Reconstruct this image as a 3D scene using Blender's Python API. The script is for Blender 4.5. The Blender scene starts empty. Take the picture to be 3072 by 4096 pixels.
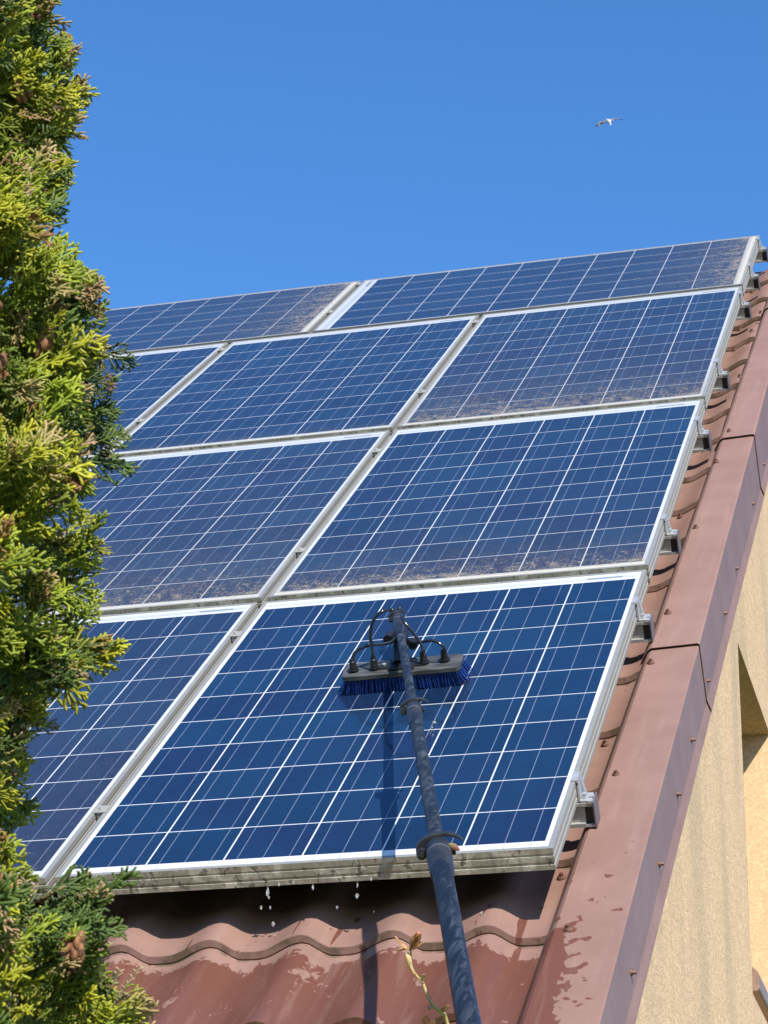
import bpy, bmesh, math, random
import numpy as np
from mathutils import Vector, Matrix

random.seed(7); rng = np.random.default_rng(11)
R = math.radians
scene = bpy.context.scene
col = scene.collection

# ------------------------------------------------------------------ camera, sky, sun, exposure
cam_d = bpy.data.cameras.new('camera'); cam = bpy.data.objects.new('camera', cam_d); col.objects.link(cam)
CAM = Vector((0.86295, -4.49620, 1.52037))
CM = ((0.96808737, 0.08907595, 0.23424840), (0.24996121, -0.41055901, -0.87690403), (0.01806173, 0.90747274, -0.41972253))
mw = Matrix.Identity(4)
for i in range(3):
    for j in range(3): mw[i][j] = CM[i][j]
# rows of CM are world axes; columns are camera right / up / back
cam.matrix_world = Matrix.Translation(CAM) @ Matrix(((CM[0][0], CM[0][1], CM[0][2], 0), (CM[1][0], CM[1][1], CM[1][2], 0), (CM[2][0], CM[2][1], CM[2][2], 0), (0, 0, 0, 1)))
cam_d.sensor_fit = 'VERTICAL'; cam_d.sensor_height = 36; cam_d.lens = 89.6
cam_d.clip_start = 0.1; cam_d.clip_end = 5000
cam_d.dof.use_dof = True; cam_d.dof.focus_distance = 5.6; cam_d.dof.aperture_fstop = 40
scene.camera = cam

SUN = Vector((0.454, -0.770, 0.655)).normalized()      # direction towards the sun
elev = math.asin(SUN.z); azim = math.atan2(SUN.x, SUN.y)
world = bpy.data.worlds.new('World'); scene.world = world; world.use_nodes = True
wn = world.node_tree.nodes; wl = world.node_tree.links
sky = wn.new('ShaderNodeTexSky'); sky.sky_type = 'NISHITA'; sky.sun_disc = False
sky.sun_elevation = elev; sky.sun_rotation = azim
sky.altitude = 0; sky.air_density = 1.0; sky.dust_density = 0.3; sky.ozone_density = 5.0
bg = wn['Background']; bg.inputs[1].default_value = 0.135
hs = wn.new('ShaderNodeHueSaturation'); hs.inputs['Saturation'].default_value = 1.19; hs.inputs['Hue'].default_value = .503
wl.new(sky.outputs[0], hs.inputs['Color']); wl.new(hs.outputs[0], bg.inputs[0])
sd = bpy.data.lights.new('sun', 'SUN'); sd.energy = 4.2; sd.angle = R(0.53); sd.color = (1.0, 0.94, 0.85)
so = bpy.data.objects.new('sun', sd); col.objects.link(so)
so.rotation_euler = SUN.to_track_quat('Z', 'Y').to_euler(); so.location = (3, -4, 9)
scene.view_settings.view_transform = 'Standard'; scene.view_settings.look = 'None'
scene.view_settings.exposure = 0.8; scene.view_settings.gamma = 1.0

# ------------------------------------------------------------------ frames of reference
PIT = R(41.1); CP, SP = math.cos(PIT), math.sin(PIT)
RO = Vector((0, 0, 2.95))                                 # bottom right corner of the lowest right panel
def rw(u, v, n):                                          # roof (along eave, up slope, off the roof) -> world
    return Vector((RO.x + u, RO.y + v * CP - n * SP, RO.z + v * SP + n * CP))
RM = Matrix.Translation(RO) @ Matrix.Rotation(PIT, 4, 'X')
def along(x, y, dist):                                    # point on the sight line of a photo pixel at a real depth
    f = 10194.345
    return CAM + (Vector((CM[0][0], CM[1][0], CM[2][0])) * ((x - 1536) / f) - Vector((CM[0][1], CM[1][1], CM[2][1])) * ((y - 2048) / f)
                  - Vector((CM[0][2], CM[1][2], CM[2][2]))) * dist

PITCH, STEP, LIP0 = .181, .345, -.07                      # tile wave, tile course, lowest lap edge

# ------------------------------------------------------------------ mesh helpers
class MB:
    def __init__(s): s.v = []; s.f = []; s.m = []; s.sm = []
    def add(s, vs, fs, mat=0, smooth=False):
        b = len(s.v); s.v += [tuple(x) for x in vs]
        for f in fs: s.f.append(tuple(b + i for i in f)); s.m.append(mat); s.sm.append(smooth)
    def box(s, x0, x1, y0, y1, z0, z1, mat=0):
        vs = [(x, y, z) for z in (z0, z1) for y in (y0, y1) for x in (x0, x1)]
        s.add(vs, [(0, 2, 3, 1), (4, 5, 7, 6), (0, 1, 5, 4), (2, 6, 7, 3), (0, 4, 6, 2), (1, 3, 7, 5)], mat)
    def tube(s, pts, rad, sides=12, mat=0, caps=True, smooth=True):
        pts = [Vector(p) for p in pts]
        if not hasattr(rad, '__len__'): rad = [rad] * len(pts)
        t0 = (pts[1] - pts[0]).normalized()
        a = t0.orthogonal().normalized(); vs = []
        for i, p in enumerate(pts):
            t = (pts[min(i + 1, len(pts) - 1)] - pts[max(i - 1, 0)])
            t = t.normalized() if t.length > 1e-9 else t0
            a = (a - t * a.dot(t)).normalized(); b = t.cross(a)
            for k in range(sides):
                g = 2 * math.pi * k / sides
                vs.append(p + (a * math.cos(g) + b * math.sin(g)) * rad[i])
        fs = []
        for i in range(len(pts) - 1):
            for k in range(sides):
                k2 = (k + 1) % sides
                fs.append((i * sides + k, i * sides + k2, (i + 1) * sides + k2, (i + 1) * sides + k))
        s.add(vs, fs, mat, smooth)
        if caps:
            n = len(pts); b0 = len(s.v)
            s.add(vs[:sides], [tuple(range(sides))[::-1]], mat); s.add(vs[-sides:], [tuple(range(sides))], mat)
    def prism(s, prof, axis, a0, a1, mat=0, caps=True, smooth=False, closed=True):
        # prof: 2D polygon on the two other axes, extruded along axis
        n = len(prof); vs = []
        for a in (a0, a1):
            for p, q in prof:
                vs.append({0: (a, p, q), 1: (p, a, q), 2: (p, q, a)}[axis])
        fs = [(i, (i + 1) % n, n + (i + 1) % n, n + i) for i in range(n if closed else n - 1)]
        s.add(vs, fs, mat, smooth)
        if caps: s.add(vs[:n], [tuple(range(n))[::-1]], mat); s.add(vs[n:], [tuple(range(n))], mat)
    def ball(s, c, r, seg=10, rings=6, mat=0, scale=(1, 1, 1)):
        vs = []; fs = []
        for i in range(rings + 1):
            th = math.pi * i / rings
            for k in range(seg):
                ph = 2 * math.pi * k / seg
                vs.append((c[0] + r * scale[0] * math.sin(th) * math.cos(ph), c[1] + r * scale[1] * math.sin(th) * math.sin(ph), c[2] + r * scale[2] * math.cos(th)))
        for i in range(rings):
            for k in range(seg):
                k2 = (k + 1) % seg
                fs.append((i * seg + k, (i + 1) * seg + k, (i + 1) * seg + k2, i * seg + k2))
        s.add(vs, fs, mat, True)
    def xform(s, M, start=0):
        s.v = s.v[:start] + [tuple(M @ Vector(p)) for p in s.v[start:]]
    def mesh(s, name, mats):
        me = bpy.data.meshes.new(name); me.from_pydata(s.v, [], s.f)
        for m in (mats if isinstance(mats, (list, tuple)) else [mats]): me.materials.append(m)
        me.polygons.foreach_set('material_index', s.m); me.polygons.foreach_set('use_smooth', s.sm)
        bm = bmesh.new(); bm.from_mesh(me); bmesh.ops.recalc_face_normals(bm, faces=bm.faces); bm.to_mesh(me); bm.free()
        return me
def link(name, me, parent=None, matrix=None):
    o = bpy.data.objects.new(name, me); col.objects.link(o)
    if parent: o.parent = parent
    if matrix is not None: o.matrix_local = matrix
    return o
def build(mb, name, mats, parent=None, matrix=None, bevel=0, seg=2):
    o = link(name, mb.mesh(name, mats), parent, matrix)
    if bevel:
        b = o.modifiers.new('bevel', 'BEVEL'); b.width = bevel; b.segments = seg; b.limit_method = 'ANGLE'; b.angle_limit = R(40)
    return o
def tag(o, label=None, cat=None, group=None, kind=None):
    for k, v in (('label', label), ('category', cat), ('group', group), ('kind', kind)):
        if v: o[k] = v
    return o
def empty(name, matrix, label, cat, group=None):
    o = bpy.data.objects.new(name, None); col.objects.link(o); o.matrix_world = matrix; o.empty_display_size = 0.1
    return tag(o, label, cat, group)

# ------------------------------------------------------------------ materials
class NT:
    def __init__(s, name):
        s.mat = bpy.data.materials.new(name); s.mat.use_nodes = True
        s.t = s.mat.node_tree; s.n = s.t.nodes; s.p = s.n['Principled BSDF']
    def new(s, kind, **kw):
        nd = s.n.new(kind)
        for k, v in kw.items(): setattr(nd, k, v)
        return nd
    def put(s, sock, val):
        if hasattr(val, 'links') or isinstance(val, bpy.types.NodeSocket): s.t.links.new(val, sock)
        else: sock.default_value = val
    def m(s, op, a, b=0.0, c=None, clamp=False):
        nd = s.new('ShaderNodeMath', operation=op, use_clamp=clamp); s.put(nd.inputs[0], a); s.put(nd.inputs[1], b)
        if c is not None: s.put(nd.inputs[2], c)
        return nd.outputs[0]
    def mix(s, f, a, b):
        nd = s.new('ShaderNodeMix', data_type='RGBA'); s.put(nd.inputs[0], f)
        for i, x in ((6, a), (7, b)): s.put(nd.inputs[i], (*x, 1) if isinstance(x, (tuple, list)) and len(x) == 3 else x)
        return nd.outputs[2]
    def step(s, x, lo, hi):
        nd = s.new('ShaderNodeMapRange', interpolation_type='SMOOTHSTEP'); s.put(nd.inputs[0], x)
        s.put(nd.inputs[1], lo); s.put(nd.inputs[2], hi); nd.inputs[3].default_value = 0; nd.inputs[4].default_value = 1
        return nd.outputs[0]
    def coord(s, scale=None, kind='Object'):
        c = s.new('ShaderNodeTexCoord').outputs[kind]
        if scale:
            mp = s.new('ShaderNodeMapping'); s.t.links.new(c, mp.inputs[0]); mp.inputs[3].default_value = scale; c = mp.outputs[0]
        return c
    def noise(s, vec, scale, detail=4, rough=0.55, dist=0.0):
        nd = s.new('ShaderNodeTexNoise'); s.t.links.new(vec, nd.inputs['Vector']); nd.inputs['Scale'].default_value = scale
        nd.inputs['Detail'].default_value = detail; nd.inputs['Roughness'].default_value = rough; nd.inputs['Distortion'].default_value = dist
        return nd.outputs[0]
    def bump(s, h, strength, dist=0.01):
        nd = s.new('ShaderNodeBump'); s.put(nd.inputs['Height'], h); nd.inputs['Strength'].default_value = strength; nd.inputs['Distance'].default_value = dist
        return nd.outputs[0]
    def set(s, **kw):
        for k, v in kw.items():
            k = k.replace('_', ' ')
            s.put(s.p.inputs[k], (*v, 1) if isinstance(v, (tuple, list)) and len(v) == 3 else v)
        return s.mat

def simple(name, c, rough, metal=0.0, var=0.0, scale=30, bump=0.0, spec=0.5):
    t = NT(name); v = t.coord()
    if var:
        n = t.noise(v, scale); d = tuple(x * (1 - var) for x in c); e = tuple(min(1, x * (1 + var)) for x in c)
        t.set(Base_Color=t.mix(t.step(n, .3, .7), d, e), Roughness=t.m('ADD', t.m('MULTIPLY', n, .2), rough - .1))
        if bump: t.set(Normal=t.bump(n, bump, .002))
    else: t.set(Base_Color=c, Roughness=rough)
    t.set(Metallic=metal, Specular_IOR_Level=spec)
    return t.mat

def panel_mat(name, W, L, mu, mb, mt, dirt, h, haze, wet=False, seed=0.0):
    t = NT(name); v = t.coord(); xyz = t.new('ShaderNodeSeparateXYZ'); t.t.links.new(v, xyz.inputs[0])
    x, y = xyz.outputs[0], xyz.outputs[1]
    px, py = (W - 2 * mu) / 6, (L - mb - mt) / 10
    cx = t.m('DIVIDE', t.m('SUBTRACT', x, mu), px); cy = t.m('DIVIDE', t.m('SUBTRACT', y, mb), py)
    fx, fy = t.m('FRACT', cx), t.m('FRACT', cy)
    g = 0.0032 / px / 2
    dx = t.m('SUBTRACT', .5, t.m('ABSOLUTE', t.m('SUBTRACT', fx, .5))); dy = t.m('SUBTRACT', .5, t.m('ABSOLUTE', t.m('SUBTRACT', fy, .5)))
    incell = t.m('MULTIPLY', t.m('GREATER_THAN', dx, g), t.m('GREATER_THAN', dy, g))
    inx = t.m('MULTIPLY', t.m('GREATER_THAN', cx, 0.0), t.m('LESS_THAN', cx, 6.0))
    iny = t.m('MULTIPLY', t.m('GREATER_THAN', cy, 0.0), t.m('LESS_THAN', cy, 10.0))
    cell = t.m('MULTIPLY', incell, t.m('MULTIPLY', inx, iny))
    bus = t.m('LESS_THAN', t.m('ABSOLUTE', t.m('SUBTRACT', t.m('FRACT', t.m('MULTIPLY', fx, 3)), .5)), .0018 / px * 3 / 2)
    # cell tints
    cv = t.new('ShaderNodeCombineXYZ'); t.put(cv.inputs[0], t.m('FLOOR', cx)); t.put(cv.inputs[1], t.m('FLOOR', cy)); cv.inputs[2].default_value = seed
    wnz = t.new('ShaderNodeTexWhiteNoise', noise_dimensions='3D'); t.t.links.new(cv.outputs[0], wnz.inputs[0])
    sp = t.new('ShaderNodeSeparateColor'); t.t.links.new(wnz.outputs['Color'], sp.inputs[0])
    c1 = t.mix(sp.outputs[0], (.003, .012, .036), (.007, .030, .068)); c1 = t.mix(t.m('MULTIPLY', sp.outputs[1], .7), c1, (.008, .010, .040))
    vor = t.new('ShaderNodeTexVoronoi', feature='F1'); t.t.links.new(v, vor.inputs['Vector']); vor.inputs['Scale'].default_value = 95
    vs = t.new('ShaderNodeSeparateColor'); t.t.links.new(vor.outputs['Color'], vs.inputs[0])
    c1 = t.mix(t.m('MULTIPLY', vs.outputs[0], .35), c1, (.006, .028, .076))
    c1 = t.mix(t.m('MULTIPLY', t.step(t.noise(v, 4.0), .4, .75), .4), c1, (.004, .032, .080))
    base = t.mix(t.m('MULTIPLY', bus, .36), c1, (.34, .40, .52))
    # white backsheet with ribbon ends
    back = (.56, .57, .57)
    d_top = t.m('SUBTRACT', y, L - mt)
    r1 = t.m('LESS_THAN', t.m('ABSOLUTE', t.m('SUBTRACT', d_top, mt * .30)), .0022)
    r2 = t.m('LESS_THAN', t.m('ABSOLUTE', t.m('SUBTRACT', d_top, mt * .46)), .0016)
    rib = t.m('MULTIPLY', t.m('MAXIMUM', r1, r2), inx)
    lab = t.m('MULTIPLY', t.m('LESS_THAN', t.m('ABSOLUTE', t.m('SUBTRACT', d_top, mt * .40)), .0055), t.m('LESS_THAN', t.m('ABSOLUTE', t.m('SUBTRACT', x, W - .10)), .045))
    tick = t.m('MULTIPLY', t.m('MULTIPLY', bus, inx), t.m('LESS_THAN', y, mb))
    bs = t.mix(t.m('MULTIPLY', tick, .8), back, (.24, .29, .34)); bs = t.mix(t.m('MULTIPLY', rib, .85), bs, (.26, .31, .34)); bs = t.mix(t.m('MULTIPLY', lab, .75), bs, (.12, .15, .18))
    full = t.mix(cell, bs, base)
    rough = .03
    if dirt > 0 or haze > 0:
        mp = t.coord((1, 1, 1)); n1 = t.noise(mp, 150, 3, .6, .8); n2 = t.noise(mp, 26, 4, .65, .3); n3 = t.noise(mp, 6, 3, .6)
        n4 = t.noise(mp, 70, 5, .7, 1.5)
        yy = t.m('ADD', t.m('SUBTRACT', y, mb * .4), t.m('MULTIPLY', t.m('SUBTRACT', n3, .5), h * .9))
        grad = t.m('POWER', 2.718, t.m('MULTIPLY', t.m('MAXIMUM', yy, 0.0), -1.0 / h))
        amt = t.m('MULTIPLY', grad, dirt)
        thr = t.m('SUBTRACT', .665, t.m('MULTIPLY', amt, .225))
        sig = t.m('ADD', t.m('MULTIPLY', n1, .45), t.m('MULTIPLY', n4, .55))
        spk = t.m('MULTIPLY', t.step(t.m('SUBTRACT', sig, thr), -.015, .075), t.step(n2, .38, .58))
        film = t.m('MULTIPLY', t.m('ADD', t.m('MULTIPLY', amt, .46), haze * .55), t.m('ADD', .35, n2))
        edge = t.m('MULTIPLY', t.m('MULTIPLY', t.step(t.m('SUBTRACT', t.m('ADD', mb * .45, t.m('MULTIPLY', n4, .03)), y), -.004, .010), min(1, dirt)), .85)
        full = t.mix(film, full, (.10, .082, .058)); full = t.mix(t.m('MULTIPLY', spk, .62), full, (.37, .30, .20)); full = t.mix(edge, full, (.50, .46, .36))
        cov = t.m('MAXIMUM', spk, t.m('MAXIMUM', film, edge))
        t.set(Coat_Weight=t.m('SUBTRACT', 1.0, t.m('MULTIPLY', cov, .8)), Coat_Roughness=t.m('ADD', .03, t.m('MULTIPLY', film, .25)))
    else:
        t.set(Coat_Weight=1.0, Coat_Roughness=.012)
    if wet:
        w = t.coord((1, .35, 1)); hN = t.m('ADD', t.noise(w, 9, 3, .5, .4), t.m('MULTIPLY', t.noise(t.coord((1, .16, 1)), 55, 3, .6, .5), .5)); t.set(Coat_Normal=t.bump(hN, .22, .004))
    t.set(Base_Color=full, Roughness=.35, Specular_IOR_Level=.15, Coat_IOR=1.30)
    return t.mat

def alu_mat(name, c, grime, grime_c, amount):
    t = NT(name); v = t.coord(); n = t.noise(v, 22, 5, .65); n2 = t.noise(v, 110, 4, .6, .5)
    g = t.step(t.m('ADD', t.m('MULTIPLY', n, .6), t.m('MULTIPLY', n2, .4)), .5 - amount * .22, .62 - amount * .1)
    b = t.mix(t.m('MULTIPLY', g, grime), c, grime_c)
    if amount > .6:
        lt = t.step(t.noise(t.coord((1, 1, 1.6)), 18, 4, .7, .8), .5, .66); b = t.mix(t.m('MULTIPLY', lt, .7), b, (.62, .58, .46)); dk = t.step(t.noise(t.coord((1, 1, .7)), 40, 5, .7, 1.4), .56, .64); b = t.mix(t.m('MULTIPLY', dk, .85), b, (.07, .06, .04))
        st = t.step(t.noise(t.coord((1, 1, .12)), 60, 2, .5), .55, .68); b = t.mix(t.m('MULTIPLY', st, .4), b, (.18, .16, .12))
    t.set(Base_Color=b, Metallic=t.m('SUBTRACT', .38 * (1 - grime * .5), t.m('MULTIPLY', g, .2 * (1 - grime * .5))), Roughness=t.m('ADD', .38, t.m('MULTIPLY', g, .3)), Normal=t.bump(n2, .15 * amount, .002))
    return t.mat

def brown_metal(name, mode):
    # mode 'tile': wet below the panels; 'cap': wet splashes at its lower end
    t = NT(name); v = t.coord(); xyz = t.new('ShaderNodeSeparateXYZ'); t.t.links.new(v, xyz.inputs[0]); u, s = xyz.outputs[0], xyz.outputs[1]
    n = t.noise(v, 6, 4, .6); nf = t.noise(v, 300, 2, .5)
    dry = t.mix(t.step(n, .3, .7), (.212, .124, .098), (.248, .147, .119))
    wetc = (.125, .048, .033)
    if mode == 'tile':
        a = t.noise(t.coord((1, .5, 1)), 14, 5, .62, .8); b = t.noise(t.coord((1, .8, 1)), 55, 4, .6, 1.0)
        sig = t.m('ADD', t.m('MULTIPLY', a, .65), t.m('MULTIPLY', b, .35))
        bias = t.m('MULTIPLY', t.step(s, -.02, -.14), .26)                 # wet film under the drip edge
        bias = t.m('MULTIPLY', t.m('SUBTRACT', 1.0, t.step(s, -.16, -.075)), .215)
        wet = t.step(t.m('ADD', sig, bias), .600, .615)
        run = t.step(t.noise(t.coord((1, .10, 1)), 22, 2, .5, .5), .655, .665)
        wet = t.m('MAXIMUM', wet, t.m('MULTIPLY', run, t.m('LESS_THAN', s, .02)))
        wet = t.m('MULTIPLY', wet, t.m('LESS_THAN', s, 1.35))
        wet = t.m('MULTIPLY', wet, t.m('MAXIMUM', t.m('LESS_THAN', s, .02), t.step(t.noise(v, 12, 4, .6), .52, .56)))
        rip = t.noise(t.coord((1, .6, 1)), 70, 3, .55, .6)
        t.set(Coat_Normal=t.bump(rip, .35, .004))
    elif mode == 'cap':
        a = t.noise(t.coord((1, .8, 1)), 36, 2, .45, .15)
        bias = t.m('MULTIPLY', t.m('SUBTRACT', 1.0, t.step(s, -.36, .12)), .17)
        bias = t.m('SUBTRACT', bias, t.m('MULTIPLY', t.step(u, .035, .10), t.m('ADD', .04, t.m('MULTIPLY', bias, .7))))
        band = t.m('MULTIPLY', t.m('SUBTRACT', 1.0, t.step(t.m('ADD', t.m('ADD', u, t.m('MULTIPLY', s, .05)), t.m('MULTIPLY', t.m('SUBTRACT', t.noise(t.coord((1, .5, 1)), 30, 5, .65, .8), .5), .10)), .028, .030)), t.m('LESS_THAN', s, -.13))
        wet = t.m('MULTIPLY', t.m('MAXIMUM', band, t.step(t.m('ADD', a, bias), .665, .675)), t.m('MULTIPLY', t.m('LESS_THAN', s, .25), t.m('LESS_THAN', u, .128)))
    else: wet = 0.0
    base = t.mix(wet, dry, wetc)
    # faint dust streaks and rain marks
    du = t.step(t.noise(t.coord((1, .08, 1)), 40, 3, .6), .5, .75); base = t.mix(t.m('MULTIPLY', du, .16), base, (.36, .26, .22)); ds = t.step(t.noise(v, 17, 5, .7, .6), .52, .72); base = t.mix(t.m('MULTIPLY', ds, .14), base, (.10, .06, .045))
    if mode == 'tile':
        lip = t.m('FRACT', t.m('DIVIDE', t.m('ADD', s, -LIP0 + .012), STEP)); al = t.m('MULTIPLY', t.m('LESS_THAN', lip, .045), t.step(t.noise(t.coord((1, .3, 1)), 16, 4, .65), .42, .62)); base = t.mix(t.m('MULTIPLY', al, .65), base, (.060, .055, .025))
    t.set(Base_Color=base, Roughness=.52, Specular_IOR_Level=.22, Coat_Weight=t.m('MULTIPLY', wet, .55 if mode == 'tile' else .0), Coat_Roughness=.06, Coat_IOR=1.33, Normal=t.bump(t.m('ADD', t.m('MULTIPLY', nf, .04), t.noise(t.coord((1, .5, 1)), 5, 2, .5)), .12, .006))
    return t.mat

def stucco(name, c, dark, bump=.8):
    t = NT(name); v = t.coord((1, .38, 1)); a = t.noise(v, 60, 4, .62, 2.2); b = t.noise(v, 240, 3, .6, .5)
    st = t.step(t.noise(t.coord((1, .55, .10)), 7.0, 4, .62, .2), .44, .66)
    big = t.noise(t.coord(), 2.5, 4, .6)
    base = t.mix(t.step(a, .38, .66), tuple(x * .80 for x in c), tuple(min(.95, x * 1.10) for x in c))
    base = t.mix(t.m('MULTIPLY', st, dark), base, (.36, .28, .19)); base = t.mix(t.m('MULTIPLY', big, .15), base, (.45, .36, .22))
    hgt = t.m('ADD', t.m('MULTIPLY', a, .7), t.m('MULTIPLY', b, .3))
    t.set(Base_Color=base, Roughness=.9, Specular_IOR_Level=.15, Normal=t.bump(hgt, bump, .004))
    return t.mat

alu = alu_mat('anodised_aluminium', (.25, .26, .27), .55, (.19, .18, .145), .6)
alu_dirty = alu_mat('mossy_aluminium', (.50, .48, .40), .85, (.27, .24, .17), .95)
alu_gap = alu_mat('grimy_aluminium', (.34, .335, .315), .55, (.19, .175, .135), .58)
alu_rail = alu_mat('rail_aluminium', (.36, .355, .345), .3, (.3, .28, .26), .3)
alu_new = simple('clamp_aluminium', (.46, .47, .48), .38, .5, .08, 60)
black = simple('black_plastic', (.012, .012, .014), .38, 0, .3, 80)
dark_plastic = simple('grey_black_plastic', (.021, .022, .024), .42, 0, .35, 60)
capgrey = simple('end_cap_plastic', (.10, .10, .12), .45)
tile_m = brown_metal('brown_tile_sheet', 'tile'); cap_m = brown_metal('brown_trim_sheet', 'cap'); brown_plain = brown_metal('brown_sheet', '')
screw_m = simple('painted_screw', (.15, .075, .052), .5, .1, .4, 200)
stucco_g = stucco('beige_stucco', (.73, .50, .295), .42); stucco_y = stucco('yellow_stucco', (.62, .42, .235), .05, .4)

# ------------------------------------------------------------------ ground
mb = MB(); mb.add([(-400, -400, 0), (400, -400, 0), (400, 400, 0), (-400, 400, 0)], [(0, 1, 2, 3)])
t = NT('lawn'); n = t.noise(t.coord(), 3, 8, .7); lawn = t.set(Base_Color=t.mix(n, (.03, .07, .015), (.09, .13, .035)), Roughness=.9)
tag(build(mb, 'ground', lawn), kind='structure')

# ------------------------------------------------------------------ house: walls, roof sheets, verge trim
house = empty('house', Matrix.Identity(4), 'beige plastered house with brown metal tile roof under the solar panels', 'house')
US, UE = -6.4, .10                                        # roof sheet extent along the eave
def wave(u):
    t = ((u + .3096) / PITCH) % 1.0
    if t < .32: return .5 + .5 * math.cos(math.pi * t / .32)
    if t < .48: return 0.0
    return .5 - .5 * math.cos(math.pi * (t - .48) / .52)
def sheet():
    mb = MB(); us = np.arange(US, UE + .001, PITCH / 14); us = [float(a) for a in us]; nu = len(us)
    rows = []
    for k in range(-2, 18):                               # one strip per tile course, bottom lip to next lip
        v0 = LIP0 + STEP * k
        if v0 > 6.19: break
        v1 = min(v0 + STEP, 6.19)
        for j in range(7):
            f = j / 6; lift = .017 * (1 - f)
            if j == 0: rows.append((v0 - .0025, -.1635 + lift - .0135))   # bottom of the lip
            rows.append((v0 + (v1 - v0) * f, -.1635 + lift))
    vs = []
    for (v, nb) in rows:
        for u in us: vs.append((u, v, nb + .030 * wave(u)))
    fs = []
    for i in range(len(rows) - 1):
        for k in range(nu - 1): fs.append((i * nu + k, i * nu + k + 1, (i + 1) * nu + k + 1, (i + 1) * nu + k))
    mb.add(vs, fs, 0, True); me = mb.mesh('roof_sheet', tile_m)
    return me
rs = link('roof_sheet', sheet(), house, RM)
es = rs.modifiers.new('edges', 'EDGE_SPLIT'); es.split_angle = R(35)
# back slope, ridge cap, under-deck
mb = MB(); A = rw(0, 6.19, -.16); 
mb.add([(US, A.y, A.z), (.13, A.y, A.z), (.13, A.y + 5.0, A.z - 4.36), (US, A.y + 5.0, A.z - 4.36)], [(0, 1, 2, 3)])
build(mb, 'back_roof', brown_plain, house)
mb = MB(); mb.box(US, .10, -.78, 6.17, -.25, -.195); build(mb, 'roof_deck', simple('timber_deck', (.16, .11, .07), .8), house, RM)
def cap_sec(v): # verge trim section at v: left foot, left top edge, fold, face bottom, lip
    ul = .008 + .0145 * v; uf = .140 + .004 * v
    nb = -.224 - .0125 * v
    return [(ul - .026, -.150), (ul - .024, -.136), (ul - .004, -.106), (ul + .004, -.1005), (uf - .003, -.097), (uf, -.1), (uf + .001, nb), (uf + .009, nb - .027), (uf + .0085, nb - .030)]
CAPS = [(-.80, 1.39, 0), (1.36, 3.28, .0035), (3.25, 5.13, .007), (5.10, 6.22, .0105)]
capscrews = [(.035, -.143), (.038, .588), (.041, 1.27), (.048, 1.615), (.056, 2.325), (.059, 2.996), (.074, 3.323), (.057, 4.042), (.052, 4.733), (.066, 5.037)]
lipscrews = [(-.123, -.174), (.362, -.19), (.728, -.192), (1.049, -.196), (1.44, -.2), (1.957, -.219), (2.345, -.217), (2.993, -.224), (3.443, -.235), (4.1, -.246), (4.8, -.258)]
for i, (a, b, lift) in enumerate(CAPS):
    mb = MB(); N = 24; secs = []
    for k in range(N + 1):
        v = a + (b - a) * k / N; fl = .0035 * max(0, 1 - (v - a) / .12) if i else 0      # upper piece rides over the lower one
        wob = .0012 * math.sin(v * 3.1 + i) 
        secs.append([(u + (lift + fl if 4 < j else (-lift * .5 if j < 3 else 0)) * (.4), v, n + (lift + fl) + wob) for j, (u, n) in enumerate(cap_sec(v))])
    vs = [p for s_ in secs for p in s_]; m_ = len(secs[0])
    mb.add(vs, [(k * m_ + j, k * m_ + j + 1, (k + 1) * m_ + j + 1, (k + 1) * m_ + j) for k in range(N) for j in range(m_ - 1)])
    o = build(mb, 'verge_trim', cap_m, house, RM)
    so_ = o.modifiers.new('thick', 'SOLIDIFY'); so_.thickness = .0012; so_.offset = -1
    for (u, v) in capscrews:
        if not (a + .02 <= v < b + (.02 if i < 3 else 1)) or (i < 3 and v > CAPS[i + 1][0] + .005): continue
        s = MB(); n0 = -.0985 + lift
        s.tube([(0, 0, -.001), (0, 0, .002)], [.0095, .0085], 14); s.tube([(0, 0, .002), (0, 0, .004)], [.007, .0065], 12); s.tube([(0, 0, .004), (0, 0, .0095)], [.0052, .0045], 6, smooth=False)
        build(s, 'screw', screw_m, o, Matrix.Translation((u, v, n0)))
    for (v, n0) in lipscrews:
        if not (a <= v < b): continue
        if i < 3 and v > CAPS[i + 1][0]: continue
        s = MB(); s.tube([(-.002, 0, 0), (.0015, 0, 0)], [.0075, .007], 10); s.tube([(.0015, 0, 0), (.0085, 0, 0)], [.0045, .004], 6, smooth=False)
        build(s, 'screw', screw_m, o, Matrix.Translation((.1425 + .004 * v, v - .03, -.187 - .0125 * v)))
for (u, v) in [(-.034, .215), (-.032, .915), (-.020, 1.425), (-.024, 2.655), (-.019, 4.74), (-.024, 5.085), (-.019, 5.75), (-.012, 3.36)]:
    s = MB(); s.tube([(0, 0, -.002), (0, 0, .002)], [.0095, .0085], 14); s.tube([(0, 0, .002), (0, 0, .0095)], [.0052, .0045], 6, smooth=False)
    build(s, 'roof_screw', screw_m, house, RM @ Matrix.Translation((u, v, -.1565 + .030 * wave(u))))

# gable wall with a deep window opening
GX = .124; AZ = rw(0, 6.19, -.2)
def roofz(y): return AZ.z - (AZ.y - y) * math.tan(PIT) if y < AZ.y else AZ.z - (y - AZ.y) * .872
Y0, Y1, Y2, YE, ZS, ZL = -.28, 2.10, 2.862, AZ.y + 4.8, 3.19, 4.178
mb = MB()
def colq(ya, yb, za=None, zb=None, n=1):
    mb.add([(GX, ya, 0 if za is None else za), (GX, yb, 0 if za is None else za), (GX, yb, roofz(yb) if zb is None else zb), (GX, ya, roofz(ya) if zb is None else zb)], [(0, 1, 2, 3)])
colq(Y0, Y1); colq(Y1, Y2, 0, ZS); colq(Y1, Y2, ZL, None); colq(Y2, AZ.y); colq(AZ.y, YE)
mb.add([(GX, Y0, 0), (GX, Y0, roofz(Y0)), (US + .3, Y0, roofz(Y0)), (US + .3, Y0, 0)], [(0, 1, 2, 3)])
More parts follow.
